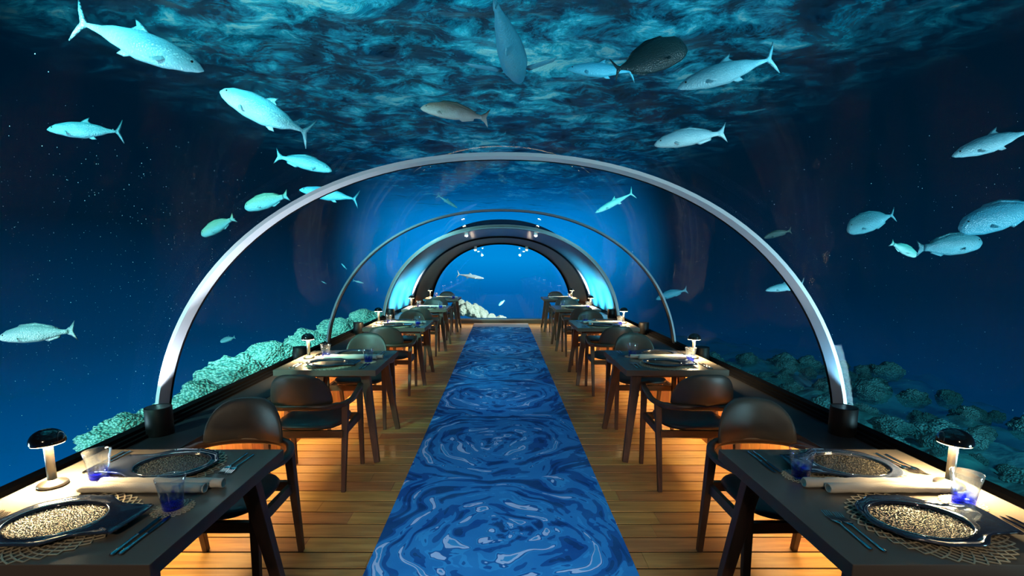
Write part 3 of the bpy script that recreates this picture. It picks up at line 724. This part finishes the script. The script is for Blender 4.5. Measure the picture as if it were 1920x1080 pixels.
# ------------------------------------------------------------------ furniture
TW, TD, TT = .79, .82, .047
ZT = .75
def make_table(loc, lab):
    t = thing('dining_table', lab, 'table', loc, group='dining tables in two rows')
    tt = obj('tabletop', MB().box(-TW / 2, TW / 2, -TD / 2, TD / 2, ZT - TT, ZT).fix('tabletop', .0025), M_top, t)
    tt.data.materials.append(M_edge)
    for p in tt.data.polygons:
        if abs(p.normal.z) < .8: p.material_index = 1
    for sx_ in (-1, 1):
        for sy in (-1, 1):
            lg = MB().bar((sx_ * .285, sy * .30, ZT - TT), (sx_ * .375, sy * .385, 0), .072, .042, .050, .036, up=(0, 1, 0))
            obj('leg', lg.fix('leg', .003), M_walnut, t)
    obj('underframe', MB().box(-.30, .30, -.30, -.26, ZT - TT - .035, ZT - TT).box(-.30, .30, .26, .30, ZT - TT - .035, ZT - TT), M_walnut, t)
    return t
def pad_mesh(outline, T, bend, n=6, dome=1.0, axis='back', flat=.0):
    """cushion: outline in (u,v); T half thickness; returns mesh in u,v,w"""
    cu = sum(p[0] for p in outline) / len(outline); cv = sum(p[1] for p in outline) / len(outline)
    m = len(outline); V = []; F = []
    fr = [0, .35, .62, .80, .91, .97, 1.0]
    prof = lambda r: (1 - r ** 5) ** .5 if r < 1 else 0
    def put(r, p, sg):
        u = cu + (p[0] - cu) * r; v = cv + (p[1] - cv) * r
        wv = sg * T * prof(r)
        return (u, v, wv)
    idx = {}
    for sg in (1, -1):
        V.append(put(0, outline[0], sg)); idx[(sg, 0)] = [len(V) - 1] * m
        for k, r in enumerate(fr[1:], 1):
            if k == len(fr) - 1 and sg == -1: idx[(sg, k)] = idx[(1, k)]; continue
            s0 = len(V); V += [put(r, p, sg) for p in outline]; idx[(sg, k)] = list(range(s0, s0 + m))
        for k in range(len(fr) - 1):
            A, B = idx[(sg, k)], idx[(sg, k + 1)]
            for i in range(m):
                j = (i + 1) % m
                f = [A[i], B[i], B[j], A[j]] if k else [A[0], B[i], B[j]]
                F.append(tuple(f if sg > 0 else reversed(f)))
    return V, F
def make_chair(loc, rz, lab):
    t = thing('dining_chair', lab, 'chair', loc, rz, group='round-backed dining chairs')
    # back pad: half moon standing on the rail, local +y is the back
    ol = []
    for i in range(29):
        a = PI * i / 28; ol.append((.210 * math.copysign(abs(math.cos(a)) ** .72, math.cos(a)), .012 + .222 * math.sin(a) ** .86))
    ol += [(-.19, 0), (-.1, -.002), (0, -.003), (.1, -.002), (.19, 0)]
    V, F = pad_mesh(ol, .024, 0)
    Y = lambda x: .285 - 1.9 * x * x
    vv = [(u, Y(u) + .13 * v + w_, .618 + v * .985) for u, v, w_ in V]
    obj('backrest', MB().add(vv, F, True).fix('backrest'), M_leather, t)
    # horseshoe rail
    path = []
    for i in range(33):
        a = PI * i / 32
        x = .288 * math.copysign(abs(math.cos(a)) ** .62, math.cos(a)); yq = .02 + .265 * abs(math.sin(a)) ** .8
        path.append((x, yq, .618 - .012 * abs(math.cos(a))))
    path = [(.272, -.235, .640), (.282, -.14, .630)] + path + [(-.282, -.14, .630), (-.272, -.235, .640)]
    rings = []
    for i, p in enumerate(path):
        a = Vector(path[max(0, i - 1)]); b = Vector(path[min(len(path) - 1, i + 1)]); d = (b - a).normalized()
        sd_ = d.cross(Vector((0, 0, 1))).normalized(); hh = .019 if 8 < i < len(path) - 9 else .014; ww = .020
        rings.append([Vector(p) + sd_ * ww * x_ + Vector((0, 0, hh * z_)) for x_, z_ in ((-1, -.6), (-.7, -1), (.7, -1), (1, -.6), (1, .6), (.7, 1), (-.7, 1), (-1, .6))])
    obj('arm_rail', MB().rings(rings).fix('arm_rail'), M_walnut2, t)
    for s_ in (-1, 1):
        obj('leg', MB().bar((s_ * .268, -.215, .628), (s_ * .262, -.238, 0), .044, .028, .036, .028, up=(0, 1, 0)).fix('leg', .003), M_walnut, t)
        obj('leg', MB().bar((s_ * .272, .135, .610), (s_ * .262, .232, 0), .044, .028, .040, .030, up=(0, 1, 0)).fix('leg', .003), M_walnut, t)
    fr_ = MB().box(-.262, .262, -.225, -.200, .375, .425).box(-.262, .262, .175, .20, .375, .425)
    for s_ in (-1, 1): fr_.box(min(s_ * .245, s_ * .268), max(s_ * .245, s_ * .268), -.21, .185, .375, .425)
    obj('seat_frame', fr_, M_walnut2, t)
    ol = []
    for i in range(40):
        a = 2 * PI * i / 40; ca, sa = math.cos(a), math.sin(a)
        ol.append((.238 * math.copysign(abs(ca) ** .6, ca), -.01 + .228 * math.copysign(abs(sa) ** .7, sa)))
    V, F = pad_mesh(ol, .033, 0)
    obj('seat', MB().add([(u, v, .450 + w_ - .06 * (u * u) * 0) for u, v, w_ in V], F, True).fix('seat'), M_seat, t)
    return t
# lamp
shade_prof = [(.0005, .2175)] + [(.0535 * math.sin(a * PI / 24) ** .92, .172 + .0455 * math.cos(a * PI / 24)) for a in range(2, 12)] + [(.0540, .170), (.0535, .166), (.0518, .166), (.0518, .172), (.0005, .174)]
lam = {
 'base': MB().lathe([(.0005, 0), (.040, 0), (.045, .003), (.046, .010), (.042, .015), (.024, .020), (.016, .026), (.0005, .027)], 36).fix('base'),
 'stem': MB().lathe([(.014, .024), (.0138, .10)] + [(.0138 + (.0007 if k % 2 else 0), .10 + k * .0045) for k in range(14)] + [(.0132, .186)], 24).fix('stem'),
 'shade': MB().lathe(shade_prof, 40).fix('shade'),
 'diffuser': MB().lathe([(.0145, .170), (.0512, .1695), (.0512, .1640), (.0145, .1640)], 32, True).fix('diffuser'),
}
def make_lamp(loc, lab):
    t = thing('table_lamp', lab, 'lamp', loc, group='mushroom table lamps')
    obj('base', lam['base'], M_steel, t); obj('stem', lam['stem'], M_steel, t); obj('lamp_shade', lam['shade'], M_shade, t); obj('diffuser', lam['diffuser'], M_bulb, t)
    return t
# tumbler
gl_prof = [(.0005, 0), (.028, 0), (.031, .003), (.0345, .035), (.0395, .075), (.0455, .1075), (.0450, .1095), (.0437, .108), (.0378, .075), (.0325, .035), (.027, .014), (.0005, .012)]
tumm = MB().lathe(gl_prof, 36).fix('tumbler')
# lattice mats
def lattice(R, N, K, r0, wd):
    m = MB(); nodes = {}
    for k in range(K + 1):
        r = r0 + (R - r0) * (k / K) ** .85
        for j in range(N):
            a = 2 * PI * (j + .5 * (k % 2)) / N + .25 * k / K
            nodes[(k, j)] = (r * math.cos(a), r * math.sin(a), .0022)
    for k in range(K):
        for j in range(N):
            o1 = j; o2 = (j - 1) % N if k % 2 == 0 else (j + 1) % N
            for q in (o1, o2):
                a, b = nodes[(k, j)], nodes[(k + 1, q)]
                m.bar(a, b, wd, wd, .0022)
    return m.fix('mat')
placemat_me = lattice(.205, 36, 9, .05, .0040)
coaster_me = lattice(.064, 24, 5, .012, .0022)
# fish-shaped plate, nose at -x, tail at +x
def plate_meshes():
    N = 72; out = []
    for i in range(N):
        a = 2 * PI * i / N; ca, sa = math.cos(a), math.sin(a)
        x = .178 * math.copysign(abs(ca) ** .95, ca); y_ = .150 * math.copysign(abs(sa) ** .95, sa)
        if x > .06:
            f = (x - .06) / .118; x = .06 + f * .178
            t_ = y_ / .150
            # pinch then flare to the tail lobes
            half = .142 - .062 * math.sin(min(1, f * 1.5) * PI / 2)
            y_ = half * (t_ / max(.2, math.sqrt(max(.04, 1 - ((.06 + f * .118) / .178) ** 2))))
            y_ = max(-.10, min(.10, y_)) if f > .5 else y_
        x += .004 * math.sin(a * 9); y_ += .003 * math.sin(a * 11)
        out.append((x, y_))
    ell = lambda k, cx=-.012: [(cx + .140 * k * math.cos(2 * PI * i / N), .112 * k * math.sin(2 * PI * i / N)) for i in range(N)]
    mixp = lambda A, B, t_: [(a[0] + (b[0] - a[0]) * t_, a[1] + (b[1] - a[1]) * t_) for a, b in zip(A, B)]
    E = ell(1.0)
    def R(P, z): return [(x, y_, z) for x, y_ in P]
    z0 = .0035
    rings = [R(mixp(out, E, .05), z0 + .014), R(out, z0 + .018), R(mixp(out, E, .04), z0 + .0225), R(mixp(out, E, .3), z0 + .019), R(mixp(out, E, .8), z0 + .015), R(ell(1.03), z0 + .018), R(E, z0 + .016), R(ell(.97), z0 + .010), R(ell(.99), z0 + .004), R(mixp(out, E, .5), z0 + .007)]
    rings.append(rings[0])
    rim = MB().rings(rings, True, False, True).fix('rim')
    well = MB().rings([R(ell(.001), z0), R(ell(.9), z0), R(ell(.985), z0 + .004), R(ell(.985), z0 + .011), R(ell(.93), z0 + .0085), R(ell(.6), z0 + .007), R(ell(.3), z0 + .0065), R(ell(.001), z0 + .0065)], True, False, True).fix('well')
    bead = MB().rings([R(ell(k), z0 + z) for k, z in ((1.015, .0185), (1.0, .0205), (.985, .0185), (1.0, .0165), (1.015, .0185))], True, False, True).fix('bead')
    return rim, well, bead
RIM, WELL, BEAD = plate_meshes()
# cutlery along +y (tip at +y), length .215
def knife_me():
    m = MB(); rings = []
    for y_, w_, h in ((-.107, .004, .003), (-.104, .0065, .0045), (-.06, .0055, .004), (-.012, .0045, .0035), (-.006, .0065, .0045), (0, .005, .003)):
        rings.append([(w_ * math.cos(2 * PI * i / 10), y_, .005 + h * math.sin(2 * PI * i / 10)) for i in range(10)])
    m.rings(rings)
    bl = [(-.005, 0), (.006, 0), (.008, .02), (.0085, .07), (.006, .095), (-.001, .107), (-.005, .09)]
    m.add([(x, y_, .0038) for x, y_ in bl] + [(x, y_, .0052) for x, y_ in bl], [tuple(reversed(range(7))), tuple(range(7, 14))] + [(i, (i + 1) % 7, 7 + (i + 1) % 7, 7 + i) for i in range(7)])
    return m.fix('knife')
def fork_me():
    m = MB(); rings = []
    for y_, w_, h, z in ((-.107, .004, .0025, .004), (-.103, .0065, .003, .004), (-.05, .0045, .0028, .004), (.01, .0028, .0022, .006), (.025, .004, .0018, .008), (.038, .0125, .0014, .008), (.052, .0135, .0012, .006)):
        rings.append([(w_ * math.cos(2 * PI * i / 10), y_, z + h * math.sin(2 * PI * i / 10)) for i in range(10)])
    m.rings(rings)
    for k in range(4):
        x = -.0108 + .0072 * k
        m.bar((x, .050, .006), (x, .080, .0035), .0030, .0026, .002); m.bar((x, .080, .0035), (x, .105, .009), .0026, .0014, .0018)
    return m.fix('fork')
KNIFE, FORK = knife_me(), fork_me()
def napkin_me():
    rings = []
    n = 22
    for k in range(25):
        x = -.225 + .45 * k / 24
        r = .0175 * (1 + .05 * math.sin(k * 1.3) + .03 * math.sin(k * 2.9))
        ring = []
        for i in range(n):
            a = 2 * PI * i / n
            q = r * (1 + .10 * math.exp(-((a - 1.1) / .18) ** 2))      # the loose flap edge
            ring.append((x, q * math.cos(a), .0185 + max(-.018, q * .95 * math.sin(a))))
        rings.append(ring)
    m = MB().rings(rings, True, False, True)
    for sgn, ring in ((-1, rings[0]), (1, rings[-1])):       # rolled ends as a stepped spiral
        c = (0, .0185); rr = [ring]
        for s_, dx_ in ((.80, -.001), (.74, .004), (.52, .003), (.47, .008), (.25, .007), (.2, .010), (.02, .010)):
            rr.append([(p[0] - sgn * dx_, p[1] * s_, c[1] + (p[2] - c[1]) * s_) for p in ring])
        m.rings(rr, True, False, True)
    return m.fix('napkin')
NAP = napkin_me()

ROW = ['nearest', 'second', 'third', 'fourth', 'farthest']
def put(name, me, m, loc, rz, label, cat, group):
    return obj(name, me, m, None, loc, (0, 0, rz), label=label, category=cat, group=group)
protoT = protoC = protoL = protoP = None
rj = random.Random(11)
YN = [1.214 + 2.392 * k for k in range(5)]
for sgn, sn in ((-1, 'left'), (1, 'right')):
    cx = sgn * 1.358
    for k in range(5):
        cy = YN[k] + TD / 2; tn = f'{ROW[k]} {sn} table' if k else f'front {sn} table'
        if k == 4: tn = f'farthest {sn} table'
        lab = f'taupe topped table with splayed walnut legs, {ROW[k]} in the {sn} row'
        if protoT is None: protoT = make_table((cx, cy, 0), lab)
        else: dup(protoT, (cx, cy, 0), 0, lab)
        for side in (0, 1):       # 0 the chair on the camera's side, 1 the chair beyond
            if side == 0 and k == 0: continue
            yc = YN[k] - .245 if side == 0 else YN[k] + TD + .185
            rz = PI if side == 0 else 0
            lab = (f'dark round-backed armchair with its back to us at the {tn}' if side == 0 else f'dark round-backed armchair facing us beyond the {tn}')
            jx = rj.uniform(-.012, .012) - (.0 if side == 0 else 0)
            if protoC is None: protoC = make_chair((cx + jx, yc, 0), rz, lab)
            else: dup(protoC, (cx + jx, yc, 0), rz + rj.uniform(-.02, .02), lab)
        lp = (sgn * 1.66, YN[k] + .47, ZT)
        lab = f'lit mushroom lamp on the {tn}'
        if protoL is None: protoL = make_lamp(lp, lab)
        else: dup(protoL, lp, 0, lab)
        light('lamp_light', 'AREA', (lp[0], lp[1], ZT + .1630), (lp[0], lp[1], 0), 20.0, (1, .68, .33), .08).data.shape = 'DISK'
        C.objects[-1].data.spread = math.radians(150)
        for side in (0, 1):
            f = 1 if side == 0 else -1; where = f'near side of the {tn}' if side == 0 else f'far side of the {tn}'; rz = 0 if side == 0 else PI
            P = lambda x, y_, z: (cx + f * x, cy + f * y_, z)
            put('placemat', placemat_me, M_mesh, P(-.025, -.208, ZT + .0005), rz, f'round openwork wire placemat on the {where}', 'placemat', 'wire placemats')
            lab = f'smoky blue glass fish-shaped plate on the {where}'
            if protoP is None:
                protoP = thing('fish_plate', lab, 'plate', P(-.03, -.208, ZT), rz, group='fish-shaped glass plates')
                obj('rim', RIM, M_rim, protoP); obj('well', WELL, M_well, protoP); obj('bead', BEAD, M_cutl, protoP)
            else: dup(protoP, P(-.03, -.208, ZT), rz, lab)
            tx, ty = (((.258, -.11), (.175, -.115)) if sgn < 0 else ((.224, -.076), (.206, -.130)))[side]
            put('tumbler', tumm, M_tumbler, P(tx, ty, ZT + .0040), rj.uniform(0, 6), f'clear tumbler with cobalt blue base on the {where}', 'glass', 'blue based tumblers')
            if k < 3:
                put('coaster', coaster_me, M_mesh, P(tx, ty, ZT + .0005), rz, f'small wire coaster under the tumbler on the {where}', 'coaster', 'wire coasters')
                for q, qn in ((0, 'inner'), (1, 'outer')):
                    put('knife', KNIFE, M_cutl, P(.258 + .024 * q, -.268 + .004 * q, ZT), rz + rj.uniform(-.03, .03), f'{qn} steel knife beside the plate on the {where}', 'knife', 'steel knives')
                    put('fork', FORK, M_cutl, P(-.262 - .030 * q, -.25 + .012 * q, ZT), rz + rj.uniform(-.03, .03), f'{qn} steel fork beside the plate on the {where}', 'fork', 'steel forks')
        nf = -.01 if sgn < 0 else 0.03
        put('napkin', NAP, M_napkin, (cx + (.072 if sgn < 0 else .04), cy + .005, ZT), rj.uniform(-.01, .01), f'front rolled ivory napkin across the middle of the {tn}', 'napkin', 'rolled napkins')
        put('napkin', NAP, M_napkin, (cx + (.115 if sgn < 0 else -.02), cy + .046, ZT), rj.uniform(-.01, .01), f'back rolled ivory napkin across the middle of the {tn}', 'napkin', 'rolled napkins')
